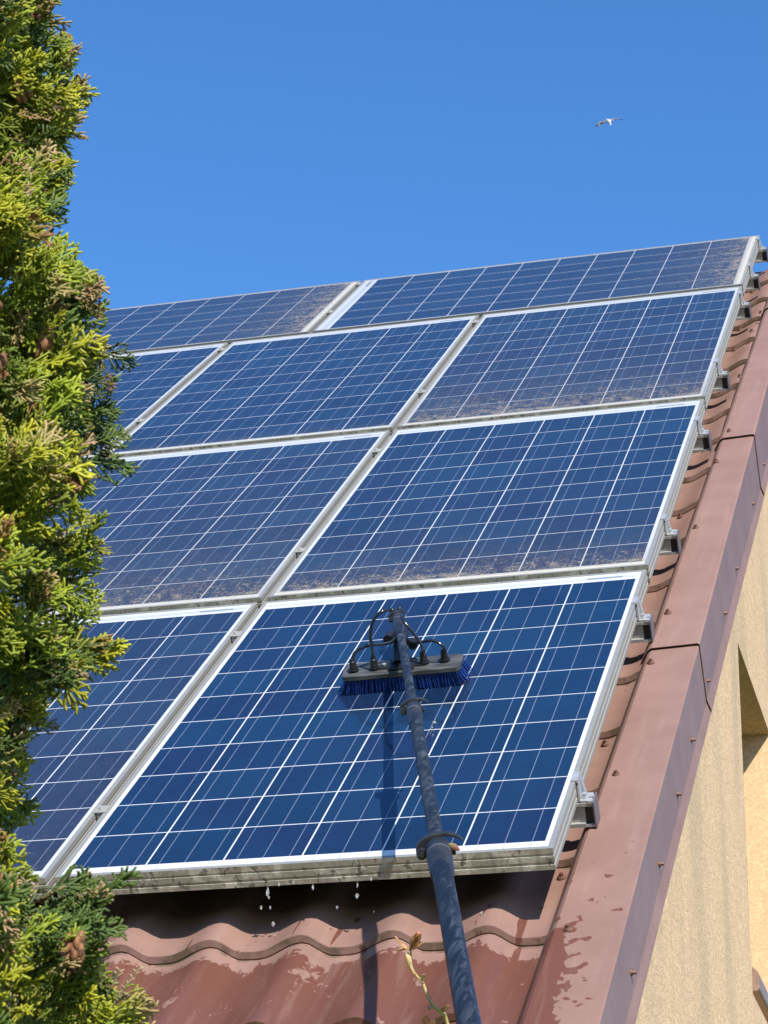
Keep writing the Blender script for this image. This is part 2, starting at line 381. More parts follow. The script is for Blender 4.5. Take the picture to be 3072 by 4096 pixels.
mb.add([(US + .3, Y0, 0), (US + .3, Y0, roofz(Y0)), (US + .3, AZ.y, AZ.z), (US + .3, YE, roofz(YE)), (US + .3, YE, 0)], [(0, 1, 2, 3, 4)])
mb.add([(GX, YE, 0), (GX, YE, roofz(YE)), (US + .3, YE, roofz(YE)), (US + .3, YE, 0)], [(0, 1, 2, 3)])
gw = build(mb, 'wall', stucco_g, house)
XI = -.20                                                  # depth of the reveal
mb = MB()
mb.add([(GX, Y2, ZS), (GX, Y2, ZL), (XI, Y2, ZL), (XI, Y2, ZS)], [(0, 1, 2, 3)])
mb.add([(GX, Y1, ZS), (GX, Y1, ZL), (XI, Y1, ZL), (XI, Y1, ZS)], [(3, 2, 1, 0)])
mb.add([(GX, Y1, ZL), (GX, Y2, ZL), (XI, Y2, ZL), (XI, Y1, ZL)], [(0, 1, 2, 3)])
mb.add([(GX, Y1, ZS), (GX, Y2, ZS), (XI, Y2, ZS), (XI, Y1, ZS)], [(3, 2, 1, 0)])
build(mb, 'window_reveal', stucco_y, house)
wf = MB()
for (a, b, c, d) in ((Y1, Y1 + .06, ZS, ZL), (Y2 - .06, Y2, ZS, ZL), (Y1 + .06, Y2 - .06, ZS, ZS + .06), (Y1 + .06, Y2 - .06, ZL - .06, ZL)): wf.box(XI - .05, XI + .03, a, b, c, d)
wfo = build(wf, 'window', simple('white_frame', (.75, .75, .73), .4), house, bevel=.004)
pn = MB(); pn.box(XI - .015, XI - .005, Y1 + .05, Y2 - .05, ZS + .05, ZL - .05)
t = NT('window_glass'); build(pn, 'pane', t.set(Base_Color=(.02, .025, .03), Roughness=.03), wfo)
sl = MB(); sl.prism([(.028, 3.285), (.100, 3.285), (.106, 3.292), (.104, 3.335), (.088, 3.352), (.028, 3.352)], 1, 2.44, Y2 - .004)
build(sl, 'handrail', simple('brown_rail', (.24, .145, .10), .45, 0, .15, 40), house, bevel=.004)
mb = MB(); mb.box(US, .10, -.80, -.775, -.30, -.19); build(mb, 'fascia_board', simple('brown_board', (.14, .07, .05), .6), house, RM)

# ------------------------------------------------------------------ solar panels
W, L = .99, 1.6828; GU, GV = .0193, .0386; MU, MBm, MT = .0186, .0366, .0624; FH = .044
def frame_mb():
    mb = MB(); fw = .0105
    def bar(p0, p1, inward, mat):
        # mitred bar with two grooves on its outer face; p0,p1 outer corners, inward unit vector
        d = (Vector(p1) - Vector(p0)).normalized(); i = Vector(inward)
        prof = [(0, 0), (fw, 0), (fw, -.003), (.004, -.0032), (.004, -FH + .002), (.022, -FH + .002), (.022, -FH), (0, -FH), (0, -.034), (.0016, -.033), (.0016, -.029), (0, -.028), (0, -.0165), (.0013, -.0155), (.0013, -.0125), (0, -.0115)]
        vs = []
        for p, sgn in ((Vector(p0), 1), (Vector(p1), -1)):
            for (a, n) in prof: vs.append(p + i * a + d * (a * sgn) + Vector((0, 0, n)))
        k = len(prof); mb.add(vs, [(j, (j + 1) % k, k + (j + 1) % k, k + j) for j in range(k)], mat)
        for j in list(range(len(mb.m) - k, len(mb.m))):
            if (j - (len(mb.m) - k)) == 0: mb.m[j] = 0      # top flange stays clean metal
    bar((0, 0, 0), (W, 0, 0), (0, 1, 0), 1); bar((W, 0, 0), (W, L, 0), (-1, 0, 0), 2)
    bar((W, L, 0), (0, L, 0), (0, -1, 0), 2); bar((0, L, 0), (0, 0, 0), (1, 0, 0), 2)
    return mb
FR = frame_mb(); FR_clean = FR.mesh('frame', [alu, alu_dirty, alu_gap]); FR_side = FR.mesh('frame', [alu, alu_gap, alu])
def glass_mesh(mat):
    mb = MB(); mb.box(.0075, W - .0075, .0075, L - .0075, -.0065, -.0012); return mb.mesh('laminate', mat)
back_m = simple('white_backsheet', (.7, .7, .7), .6)
def panel(u, v, rot, label, dirt, h, haze, wet=False, frame=FR_clean, seed=0.0):
    M = RM @ Matrix.Translation((u, v, 0)) @ Matrix.Rotation(rot, 4, 'Z')
    r = empty('solar_panel', M, label, 'solar panel', 'solar panels in rows on the roof')
    link('frame', frame, r)
    link('glass', glass_mesh(panel_mat('cells', W, L, MU, MBm, MT, dirt, h, haze, wet, seed)), r)
    b = MB(); b.box(W / 2 - .06, W / 2 + .06, L - .22, L - .10, -.032, -.0075); build(b, 'junction_box', black, r)
    return r
V2, V3 = L + GV, 2 * (L + GV); V4 = 3 * (L + GV); UR = -W; UL = -2 * W - GU; ULL = -3 * W - 2 * GU
panel(UR, 0, 0, 'clean wet solar panel of the lowest row with the brush resting on it', 0, .1, 0, True, seed=1.3)
panel(UL, 0, 0, 'lowest row solar panel left of the brushed one, partly hidden by the tree', .35, 1.2, .10, seed=2.1)
panel(ULL, 0, 0, 'lowest row solar panel fully behind the conifer', .4, .6, .1, seed=3.7)
panel(UR, V2, 0, 'second row solar panel at the roof edge with gritty lichen along its bottom', 1.0, .22, .12, seed=4.2)
panel(UL, V2, 0, 'second row solar panel with a dull dusty lower half, next to the conifer', .85, .42, .22, seed=5.9)
panel(ULL, V2, 0, 'second row solar panel behind the conifer', .6, .4, .2, seed=6.1)
panel(UR, V3, 0, 'third row solar panel at the roof edge with a brown film over its lower half', .95, .42, .24, seed=7.7)
panel(UL, V3, 0, 'third row solar panel in the middle with a mossy crust on its bottom frame', .9, .05, .14, seed=8.4)
panel(ULL, V3, 0, 'third row solar panel at the left with the conifer over its lower corner', .4, .2, .14, seed=9.2)
panel(0, V4, R(90), 'top row sideways solar panel at the right end with pale dirt at its right edge', 1.0, .30, .16, frame=FR_side, seed=10.5)
panel(-L - .018, V4, R(90), 'top row sideways solar panel at the left with yellow dirt at its right end', 1.0, .34, .18, frame=FR_side, seed=11.8)

# ------------------------------------------------------------------ mounting rails with clamps
RV = [.315, 1.411, 2.102, 3.13, 3.887, 4.974, 5.499, 6.052]
rail_lab = ['lowest aluminium mounting rail, its capped end beside the bottom corner of the brushed panel', 'second aluminium mounting rail from the bottom, near the top of the brushed panel',
            'third aluminium mounting rail from the bottom, beside the gritty second row panel', 'fourth aluminium mounting rail from the bottom, high on the second row panel',
            'fifth aluminium mounting rail from the bottom, low on the third row panel', 'sixth aluminium mounting rail from the bottom, just under the top row',
            'seventh aluminium mounting rail from the bottom, under the sideways panels', 'topmost aluminium mounting rail standing against the sky']
rp = MB()   # local: x along the eave, y = 0 the face towards the eave, z = 0 rail top
rp.prism([(.000, 0), (.000, -.006), (.0045, -.006), (.0045, -.041), (-.0045, -.041), (-.0045, -.049), (.040, -.049), (.040, 0)], 0, -3.40, .0115)
rp.box(.0115, .0300, -.0045, .0398, -.0488, -.0442); rp.box(.0115, .0300, .0002, .0398, -.0072, -.0002)
rail_me = rp.mesh('profile', alu_rail)
pl = MB(); pl.box(.0117, .0285, .006, .038, -.0440, -.0074); plug_me = pl.mesh('end_plug', black)
pl = MB(); pl.box(.0301, .0330, -.007, .046, -.053, .004); cap_me = pl.mesh('end_cap', capgrey)
ec = MB()   # end clamp, panel edge at x = 0, panel top at z = +.046
ec.box(-.0085, .0050, .004, .050, .0465, .0492); ec.box(.0012, .0050, .004, .050, .003, .0465)
ec.add([(.005, .034, .0465), (.005, .050, .0465), (.0125, .050, .006), (.0125, .034, .006), (.005, .034, .006), (.005, .050, .006)], [(0, 1, 2, 3), (0, 3, 4), (1, 5, 2), (4, 3, 2, 5), (0, 4, 5, 1)])
ec.box(.0050, .0270, .002, .044, .0005, .0050); ec.box(.0200, .0298, -.003, .010, .0004, .0062); ec.box(.0220, .0300, .016, .030, .0051, .0078)
ec_me = ec.mesh('end_clamp', alu_new)
bo = MB(); bo.tube([(.0135, .018, .005), (.0135, .018, .0075)], .0075, 16); bo.tube([(.0135, .018, .0075), (.0135, .018, .0150)], [.0055, .0050], 14); bolt_me = bo.mesh('bolt', alu_new)
dh = MB(); dh.tube([(.0022, .0032, .041), (.0022, .0044, .041)], .0028, 10); hole_me = dh.mesh('slot_shade', black)  # black disc painting the shade inside the clamp's hole
mc = MB(); mc.box(-.0140, .0140, .002, .038, .0463, .0478); mc.box(-.0070, .0070, .003, .037, .001, .0465); mid_me = mc.mesh('mid_clamp', alu_gap)
bo = MB(); bo.tube([(0, .020, .0478), (0, .020, .0490)], .0075, 16); bo.tube([(0, .020, .0490), (0, .020, .0535)], [.006, .0045], 14); mbolt_me = bo.mesh('bolt', alu_rail)
for i, v in enumerate(RV):
    r = empty('mounting_rail', RM @ Matrix.Translation((0, v, -.046)), rail_lab[i], 'rail', 'mounting rails under the solar panels')
    link('profile', rail_me, r); link('end_plug', plug_me, r); link('end_cap', cap_me, r)
    e = link('end_clamp', ec_me, r); link('bolt', bolt_me, e); link('slot_shade', hole_me, e)
    cuts = [-W - GU / 2, -2 * W - GU * 1.5] if i < 6 else [-L - .009]
    for c in cuts:
        q = link('mid_clamp', mid_me, r, Matrix.Translation((c, 0, 0))); link('bolt', mbolt_me, q)
    for k in range(4):                                    # feet standing on the tile crests
        f = MB(); x = -.3096 - PITCH * (k * 4); f.box(x - .02, x + .02, .002, .036, -.098, -.0492); build(f, 'roof_hook', alu_rail, r)

# ------------------------------------------------------------------ water fed brush pole
P0, D = Vector((-.426, .805, .130)), Vector((.2547, -1.0, .1155))
def pt(t): return P0 + D * t
pole = empty('cleaning_pole', RM @ Matrix.Translation(pt(.45)), 'long dark telescopic pole with a blue bristled brush head scrubbing the panel', 'cleaning pole')
PM = Matrix.Translation(-pt(.45))                         # parts are modelled in roof coordinates
t = NT('carbon_tube'); v_ = t.coord((1, 1, 1)); nA = t.noise(t.coord((1, .12, 1)), 120, 4, .6, .5); nB = t.noise(v_, 40, 4, .6)
carbon = t.set(Base_Color=t.mix(t.step(t.m('ADD', t.m('MULTIPLY', nA, .6), t.m('MULTIPLY', nB, .4)), .42, .68), (.010, .013, .018), (.058, .067, .080)), Roughness=t.m('ADD', .27, t.m('MULTIPLY', nA, .25)), Specular_IOR_Level=.13)
t = NT('wound_carbon_tube'); v_ = t.coord(); wv = t.new('ShaderNodeTexWave', wave_type='BANDS', bands_direction='Y'); t.t.links.new(v_, wv.inputs[0]); wv.inputs['Scale'].default_value = 42; wv.inputs['Distortion'].default_value = 1.0; wv.inputs['Detail'].default_value = 2
nA = t.noise(t.coord((1, .10, 1)), 90, 4, .6, .5)  # lengthwise streaks paint sky reflections into the tube colour
carbon2 = t.set(Base_Color=t.mix(t.m('ADD', t.m('MULTIPLY', wv.outputs[0], .14), t.m('MULTIPLY', t.step(nA, .44, .68), .8)), (.007, .010, .016), (.050, .062, .080)), Roughness=.36, Specular_IOR_Level=.10, Normal=t.bump(wv.outputs[0], .25, .0008))
def tubeT(t0, t1, d, name, mat):
    m = MB(); m.tube([pt(t0 + (t1 - t0) * k / 8) for k in range(9)], d / 2, 28); return build(m, name, mat, pole, PM)
tubeT(-.385, .56, .0200, 'pole_section', carbon); tubeT(.545, 1.52, .0245, 'pole_section', carbon); tubeT(1.53, 6.0, .0322, 'pole_section', carbon2)
ax = D.normalized(); rt = Vector((1, 0, 0)); rt = (rt - ax * rt.dot(ax)).normalized(); upv = rt.cross(ax) * -1
if upv.z < 0: upv = -upv
def pole_pt(t, a, b): return pt(t) + rt * a + upv * b
def clamp(t, d0, d1, s):
    # collar: clamp body round the joint, a curved cam lever over the top and a pivot knob at its left end
    m = MB(); L_ = .032 * s / 1.03
    m.tube([pole_pt(t - L_ * .2, 0, 0), pole_pt(t + L_ * .3, 0, 0), pole_pt(t + L_ * .35, 0, 0), pole_pt(t + L_ * 1.5, 0, 0), pole_pt(t + L_ * 1.55, 0, 0)], [d0 * .58, d0 * .70, d1 * .66, d1 * .62, d1 * .5], 28)
    m.tube([pole_pt(t + L_ * 1.5, 0, -.001), pole_pt(t + L_ * 2.9, 0, -.004), pole_pt(t + L_ * 3.2, 0, -.004)], [d1 * .64, d1 * .60, d1 * .54], 24)
    body = build(m, 'clamp', dark_plastic, pole, PM)
    g = MB(); g.tube([pole_pt(t + L_ * .95, 0, 0), pole_pt(t + L_ * 1.30, 0, 0)], d1 * .635, 28); build(g, 'clamp_ring', simple('ring_plastic', (.07, .072, .075), .35), body)
    lv = MB(); K = 18; ring = []
    for k in range(K + 1):
        f = k / K; ang = R(188 - 172 * f); rr = d1 * (.84 + .46 * f * f + .06 * math.sin(math.pi * f)); wd = d1 * (.50 - .16 * f) * (1 - .72 * max(0, f - .75) / .25)
        ca, sa = math.cos(ang), math.sin(ang) * .60 + .02
        ring.append([pole_pt(t + z * L_, ca * (rr + w), sa * (rr + w)) for (z, w) in ((-.10, -wd / 2), (-.10, wd / 2), (.16, wd / 2 * .8), (.16, -wd / 2 * .8))])
    vs = [p for r_ in ring for p in r_]
    lv.add(vs, [(k * 4 + j, k * 4 + (j + 1) % 4, k * 4 + 4 + (j + 1) % 4, k * 4 + 4 + j) for k in range(K) for j in range(4)], 0, False)
    lv.add(ring[0], [(0, 1, 2, 3)]); lv.add(ring[-1], [(3, 2, 1, 0)])
    build(lv, 'lever', dark_plastic, body, bevel=.0012)
    kb = MB(); kb.tube([pole_pt(t - .2 * L_, -d1 * .84, -d1 * .10), pole_pt(t + .45 * L_, -d1 * .84, -d1 * .10)], d1 * .27, 20)
    kb.tube([pole_pt(t + .45 * L_, -d1 * .84, -d1 * .10), pole_pt(t + .52 * L_, -d1 * .84, -d1 * .10)], d1 * .13, 14)
    kb.tube([pole_pt(t + .1 * L_, -d1 * .80, -d1 * .08), pole_pt(t + .1 * L_, -d1 * .3, -d1 * .02)], d1 * .12, 10)
    build(kb, 'pivot', dark_plastic, body)
    tb = MB(); tb.tube([pole_pt(t + .2 * L_, d1 * .72, 0), pole_pt(t + .9 * L_, d1 * .72, -.001)], d1 * .12, 12); tb.tube([pole_pt(t + .55 * L_, d1 * .4, 0), pole_pt(t + .55 * L_, d1 * .8, 0)], d1 * .10, 10)
    build(tb, 'tension_bolt', black, body)
    return body
clamp(-.405, .0200, .0200, 1.6); clamp(.505, .0200, .0245, 1.4); clamp(1.465, .0245, .0322, 1.35)
# brush block: local x along the block, y up slope, z off the panel
BM = PM @ Matrix.Translation((-.4745, .970, -.003)) @ Matrix.Rotation(R(2.6), 4, 'Z') @ Matrix.Rotation(R(3), 4, 'X')
bl = MB(); pr = []
hx, hy, rr = .136, .041, .015
for (cx_, cy_, a0) in ((hx - rr, hy - rr, 0), (-hx + rr, hy - rr, 90), (-hx + rr, -hy + rr, 180), (hx - rr, -hy + rr, 270)):
    for k in range(6): a = R(a0 + 90 * k / 5); pr.append((cx_ + rr * math.cos(a), cy_ + rr * math.sin(a)))
bl.prism(pr, 2, .0395, .0485)
t = NT('block_plastic'); nA = t.noise(t.coord((1, 3, 3)), 16, 5, .65); block_m = t.set(Base_Color=t.mix(t.step(nA, .35, .7), (.034, .034, .032), (.095, .093, .086)), Roughness=.42, Normal=t.bump(t.noise(t.coord(), 140, 3), .1, .001))
block = build(bl, 'brush_block', block_m, pole, BM, bevel=.004, seg=3)
br = MB()
for side in range(11):
    for k in range(150):
        x = -hx + .006 + (2 * hx - .012) * k / 149 + random.uniform(-.002, .002); y = -hy + .005 + (2 * hy - .010) * side / 10 + random.uniform(-.002, .002)
        sx = .17 * (x / hx) + (.55 * max(0, (abs(x) - .118) / .018) * (1 if x > 0 else -1)) + random.uniform(-.10, .10); sy = (-.05 if side < 3 else .10 if side > 8 else 0) + random.uniform(-.12, .12)
        Lb = .0355 + random.uniform(-.003, .001); e = Vector((x + sx * Lb, y + sy * Lb, .0395 - Lb)); e.z = max(e.z, .001)
        br.tube([(x, y, .0395), (x + sx * Lb * .4, y + sy * Lb * .4, .0395 - Lb * .5), e], [.0015, .0014, .0012], 4, caps=False)
build(br, 'bristles', simple('blue_bristle', (.0025, .026, .165), .45, 0, .5, 200), pole, BM)
sk = MB(); sk.box(-.030, .030, -.028, .028, .0485, .056); sk.box(-.052, .052, -.014, .020, .0485, .0535); build(sk, 'socket', black, pole, BM, bevel=.003)
sb_ = MB()
for x in (-.042, .040): sb_.tube([(x, .002, .0535), (x, .002, .0565)], .005, 12)
build(sb_, 'socket_bolt', alu_new, pole, BM)
st = MB(); st.tube([(-.482, .970, .050), (-.485, 1.0, .074), (-.490, 1.08, .085), pt(-.30) + Vector((-.004, .01, -.022)), pt(-.36) + Vector((-.004, 0, -.014))], [.016, .015, .015, .014, .013], 16)
build(st, 'gooseneck', black, pole, PM)
kn = MB()
kn.tube([(-.508, 1.03, .098), (-.508, 1.005, .096)], .012, 16); kn.tube([(-.450, 1.01, .086), (-.450, .99, .084)], .011, 16); kn.tube([(-.508, 1.015, .094), (-.450, 1.0, .088)], .007, 10)
kn.ball(pt(-.425) + Vector((-.010, 0, .012)), .0065); kn.ball(pt(-.425) + Vector((.008, 0, .014)), .0065)
build(kn, 'tilt_knob', black, pole, PM)
noz = [(-.5741, .9177), (-.5259, .921), (-.4131, .9321), (-.3664, .9384)]
tip = []
for (u, v) in noz:
    m = MB(); b = Vector((u - .011, v + .036, .0485)); m.tube([b, b + Vector((0, 0, .003))], .0125, 18); m.tube([b + Vector((0, 0, .003)), b + Vector((0, .001, .020)), b + Vector((0, .001, .022))], [.0088, .0075, .006], 8, smooth=False)
    m.tube([b + Vector((0, .001, .022)), b + Vector((0, .001, .026))], .0062, 14); build(m, 'nozzle', black, pole, PM); tip.append(b + Vector((0, .001, .024)))
hose_m = simple('black_hose', (.012, .013, .018), .16, 0, 0, 10, spec=.7)
hoses = [[(-.5839, .965, .070), (-.584, .968, .079), (-.5714, .972, .0901), (-.5447, .978, .0968), (-.5171, .985, .0945), (-.5009, .992, .0950), (-.4880, 1.0, .101)],
         [(-.5356, .955, .080), (-.5361, .960, .097), (-.5372, .965, .1198), (-.5308, .968, .1475), (-.5158, .972, .1684), (-.5007, .980, .1740), (-.490, 1.0, .170)],
         [(-.4191, .955, .078), (-.4196, .958, .0890), (-.4262, .962, .1026), (-.437, .965, .1216), (-.450, .97, .1387), (-.4600, .98, .1490), (-.468, 1.0, .150)],
         [(-.3707, .965, .074), (-.3743, .965, .0852), (-.3883, .968, .0954), (-.4034, .972, .0980), (-.4273, .98, .0935), (-.4468, .988, .0910), (-.462, 1.0, .097)]]
def smooth_path(p, n=6):
    p = [Vector(a) for a in p]; o = []
    for i in range(len(p) - 1):
        a, b, c, d = p[max(i - 1, 0)], p[i], p[i + 1], p[min(i + 2, len(p) - 1)]
        for k in range(n):
            s = k / n; o.append(.5 * ((2 * b) + (c - a) * s + (2 * a - 5 * b + 4 * c - d) * s * s + (3 * b - a - 3 * c + d) * s ** 3))
    return o + [p[-1]]
for h, tp in zip(hoses, tip):
    m = MB(); m.tube(smooth_path([tp] + h), .0037, 10); build(m, 'hose', hose_m, pole, PM)

# leaf caught in the lower clamp
def leaf_mb(L_, w, fold=.35, curl=.3):
    m = MB(); n = 7; vs = []
    for k in range(n + 1):
        f = k / n; ww = w * math.sin(math.pi * min(1, f * .92 + .05)) ** .8; z = curl * L_ * f * f
        vs += [(-ww, f * L_, z + fold * ww), (0, f * L_, z), (ww, f * L_, z + fold * ww)]
    fs = []
    for k in range(n): fs += [(k * 3, k * 3 + 1, k * 3 + 4, k * 3 + 3), (k * 3 + 1, k * 3 + 2, k * 3 + 5, k * 3 + 4)]
    m.add(vs, fs, 0, True); return m
lf = leaf_mb(.020, .0055)
t = NT('pink_leaf'); xz = t.new('ShaderNodeSeparateXYZ'); t.t.links.new(t.coord(), xz.inputs[0])
leafpink = t.set(Base_Color=t.mix(t.step(xz.outputs[1], .002, .016), (.46, .38, .17), (.46, .20, .15)), Roughness=.5)
lp = pole_pt(1.500, .017, .014); yv = (rt * .85 - upv * .55 + ax * .1).normalized(); zv = ax; xv = yv.cross(zv).normalized(); zv = xv.cross(yv)
LMx = Matrix(((xv.x, yv.x, zv.x, lp.x), (xv.y, yv.y, zv.y, lp.y), (xv.z, yv.z, zv.z, lp.z), (0, 0, 0, 1)))
o = build(lf, 'leaf', leafpink, None, RM @ LMx); so2 = o.modifiers.new('thick', 'SOLIDIFY'); so2.thickness = .0006
tag(o, 'small pink and yellow leaf caught in the lowest pole clamp', 'leaf')

# ------------------------------------------------------------------ water drops below the panel edge
t = NT('water'); water = t.set(Base_Color=(1, 1, 1), Roughness=.0, IOR=1.33, Transmission_Weight=.85)  # the diffuse white share paints bright glints into the drops
drops = [((-.562, -.005, -.052), 2.6, 3.6, 'long water drop just leaving the panel edge at the head of the left stream'), ((-.562, -.005, -.066), 1.8, 1.3, 'small round drop right under the long one of the left stream'),
         ((-.581, -.005, -.086), 2.0, 1.6, 'water drop off to the left of the left stream'), ((-.563, -.005, -.087), 1.6, 1.8, 'slim water drop halfway down the left stream'),
         ((-.563, -.005, -.122), 2.9, 1.3, 'largest splashing drop of the left stream'), ((-.564, -.005, -.147), 1.8, 1.6, 'lowest water drop of the left stream'),
         ((-.472, -.003, -.049), 2.0, 2.6, 'hanging water drop between the left stream and the lone falling drop'), ((-.431, -.005, -.094), 2.1, 1.2, 'lone falling drop left of the pole shadow on the frame'),
         ((-.384, -.003, -.050), 1.3, 4.0, 'thin thread of water hanging from the edge above the fat drop'), ((-.388, -.005, -.073), 3.0, 1.4, 'fattest bright drop falling below the water thread'),
         ((-.360, -.005, -.107), 1.3, 1.6, 'tiny water drop low beside the pole shadow'), ((-.153, -.005, -.122), 1.9, 1.3, 'single water drop falling to the right of the pole'),
         ((-.538, -.0025, -.040), 1.5, 2.2, 'water drop clinging to the frame right of the left stream'), ((-.509, -.0025, -.038), 1.7, 1.6, 'short drop clinging to the frame left of the hanging one'),
         ((-.355, -.0025, -.040), 1.7, 1.7, 'water drop clinging to the frame at the pole shadow')]
for p, rmm, el, lab in drops:
    m = MB(); r_ = rmm * .0013; N = 9; pts = []; rad = []
    for k in range(N + 1):
        f = k / N; pts.append((0, 0, r_ * el * (1 - 2 * f))); rad.append(max(1e-5, r_ * math.sin(math.pi * min(1, f ** (.75 if el < 2 else 1.6)))))
    m.tube(pts, rad, 10, caps=False); tag(build(m, 'water_drop', water, None, Matrix.Translation(rw(*p))), lab, 'water drop', 'water drops under the panel edge')

# ------------------------------------------------------------------ rose shoot in front of the roof
tw = empty('rose_shoot', Matrix.Translation((.02, -.98, 0)), 'thin rose shoot with fresh unfolding leaves rising in front of the wet roof', 'plant')
TM = Matrix.Translation((-.02, .98, 0))
ZT = 3.65
stem_px = [(1642, 3790), (1650, 3870), (1668, 3905), (1690, 3930), (1712, 3985), (1735, 4025), (1765, 4052), (1790, 4096)]
sp_ = [along(x, y, ZT + .02 * math.sin(i)) for i, (x, y) in enumerate(stem_px)]
low = [Vector((sp_[-1].x + .03, sp_[-1].y + .01, sp_[-1].z - .13)), Vector((.06, -.96, 1.7)), Vector((.03, -.97, 1.0)), Vector((.02, -.98, 0))]
t = NT('shoot_bark'); xz = t.new('ShaderNodeSeparateXYZ'); t.t.links.new(t.coord(), xz.inputs[0])
bark = t.set(Base_Color=t.mix(t.step(xz.outputs[2], 2.27, 2.35), (.12, .085, .045), (.36, .29, .10)), Roughness=.6)
path = smooth_path(sp_ + low, 5); m = MB(); m.tube(path, [.0012 + .0016 * min(1, i / 30) + .002 * min(1, max(0, i - 35) / 20) for i in range(len(path))], 10); build(m, 'stem', bark, tw, TM)
young = simple('young_leaf', (.74, .47, .22), .5, 0, .3, 120); bronze = simple('bronze_leaf', (.70, .38, .22), .5, 0, .3, 120); bud_m = simple('bud_scale', (.62, .42, .20), .5, 0, .25, 200); pinkbud = simple('pink_bud', (.62, .30, .22), .5, 0, .2, 200)
for m_ in (young, bronze, leafpink):
    nt_ = m_.node_tree; pb = nt_.nodes['Principled BSDF']; tb_ = nt_.nodes.new('ShaderNodeBsdfTranslucent'); mxs = nt_.nodes.new('ShaderNodeMixShader'); mxs.inputs[0].default_value = .45
    if pb.inputs[0].is_linked: nt_.links.new(pb.inputs[0].links[0].from_socket, tb_.inputs[0])
    nt_.links.new(pb.outputs[0], mxs.inputs[1]); nt_.links.new(tb_.outputs[0], mxs.inputs[2]); nt_.links.new(mxs.outputs[0], nt_.nodes['Material Output'].inputs[0])
def leaf_at(px, px2, L_, w, mat, roll=0, name='leaf'):
    a, b = along(*px, ZT), along(*px2, ZT - .01); yv = (b - a).normalized(); vw = (CAM - a).normalized(); zv = (vw - yv * vw.dot(yv)).normalized(); xv = yv.cross(zv)
    q = Matrix(((xv.x, yv.x, zv.x, a.x), (xv.y, yv.y, zv.y, a.y), (xv.z, yv.z, zv.z, a.z), (0, 0, 0, 1))) @ Matrix.Rotation(R(roll), 4, 'Y')
    o = build(leaf_mb((b - a).length * L_ * 1.1, w * 1.25), name, mat, tw, TM @ q); s_ = o.modifiers.new('thick', 'SOLIDIFY'); s_.thickness = .0005
leaf_at((1640, 3800), (1668, 3722), 1, .0055, young, 35); leaf_at((1640, 3795), (1690, 3735), 1, .0060, bronze, -30); leaf_at((1648, 3790), (1640, 3735), 1, .0042, bronze, 60)
leaf_at((1636, 3802), (1570, 3765), 1, .0030, young, 50); leaf_at((1630, 3795), (1582, 3790), .9, .0022, young, -40); leaf_at((1650, 3800), (1685, 3752), .9, .0040, young, 70); leaf_at((1690, 3925), (1688, 3888), 1, .0035, bud_m, 20)
leaf_at((1762, 4050), (1790, 4010), 1.0, .0040, pinkbud, 30); leaf_at((1722, 4020), (1716, 4046), 1.0, .0035, bronze, 10); leaf_at((1697, 4096), (1712, 4060), 1.1, .005, bronze, 0); leaf_at((1715, 4100), (1735, 4070), 1.1, .005, pinkbud, 20)
m = MB(); a, b, c = along(1633, 3830, ZT), along(1640, 3862, ZT), along(1656, 3895, ZT); m.tube(smooth_path([along(1626, 3812, ZT), a, b, c], 4), [.0016, .0022, .0032, .0040, .0045, .0046, .0044, .0040, .0036, .0030, .0024, .0018, .0012], 12); build(m, 'bud', bud_m, tw, TM)

# ------------------------------------------------------------------ conifer at the left
ZC = 2.6
def px_world(x, y): return along(x, y, ZC)
axw = px_world(-1300, 2048); AX = Vector((axw.x, axw.y, 0))
edge = [(-400, -175), (0, 15), (110, -5), (180, -105), (300, -35), (500, 55), (560, 95), (680, 45), (800, 180), (950, 250), (1050, 410), (1130, 520), (1230, 400), (1300, 460), (1420, 490), (1600, 470), (1780, 510), (1950, 410), (2100, 470), (2300, 520), (2420, 480), (2480, 410), (2560, 470), (2700, 450), (2830, 470), (2920, 220), (3040, 190), (3100, 165), (3300, 110), (3460, -15), (3560, -85), (3640, -105), (3740, 55), (3860, 205), (3960, 275), (4096, 405), (4300, 415)]
ez, er = [], []
for (y, x) in edge:
    p = px_world(x, y); ez.append(p.z); er.append(math.hypot(p.x - AX.x, p.y - AX.y))
ez = np.array(ez[::-1]); er = np.array(er[::-1])
def Rz(z):
    if z > ez[-1]: return max(.02, float(er[-1]) * (1 - (z - ez[-1]) / .55))
    if z < ez[0]: return float(er[0]) * min(1.15, 1 + .25 * (ez[0] - z))
    return float(np.interp(z, ez, er))
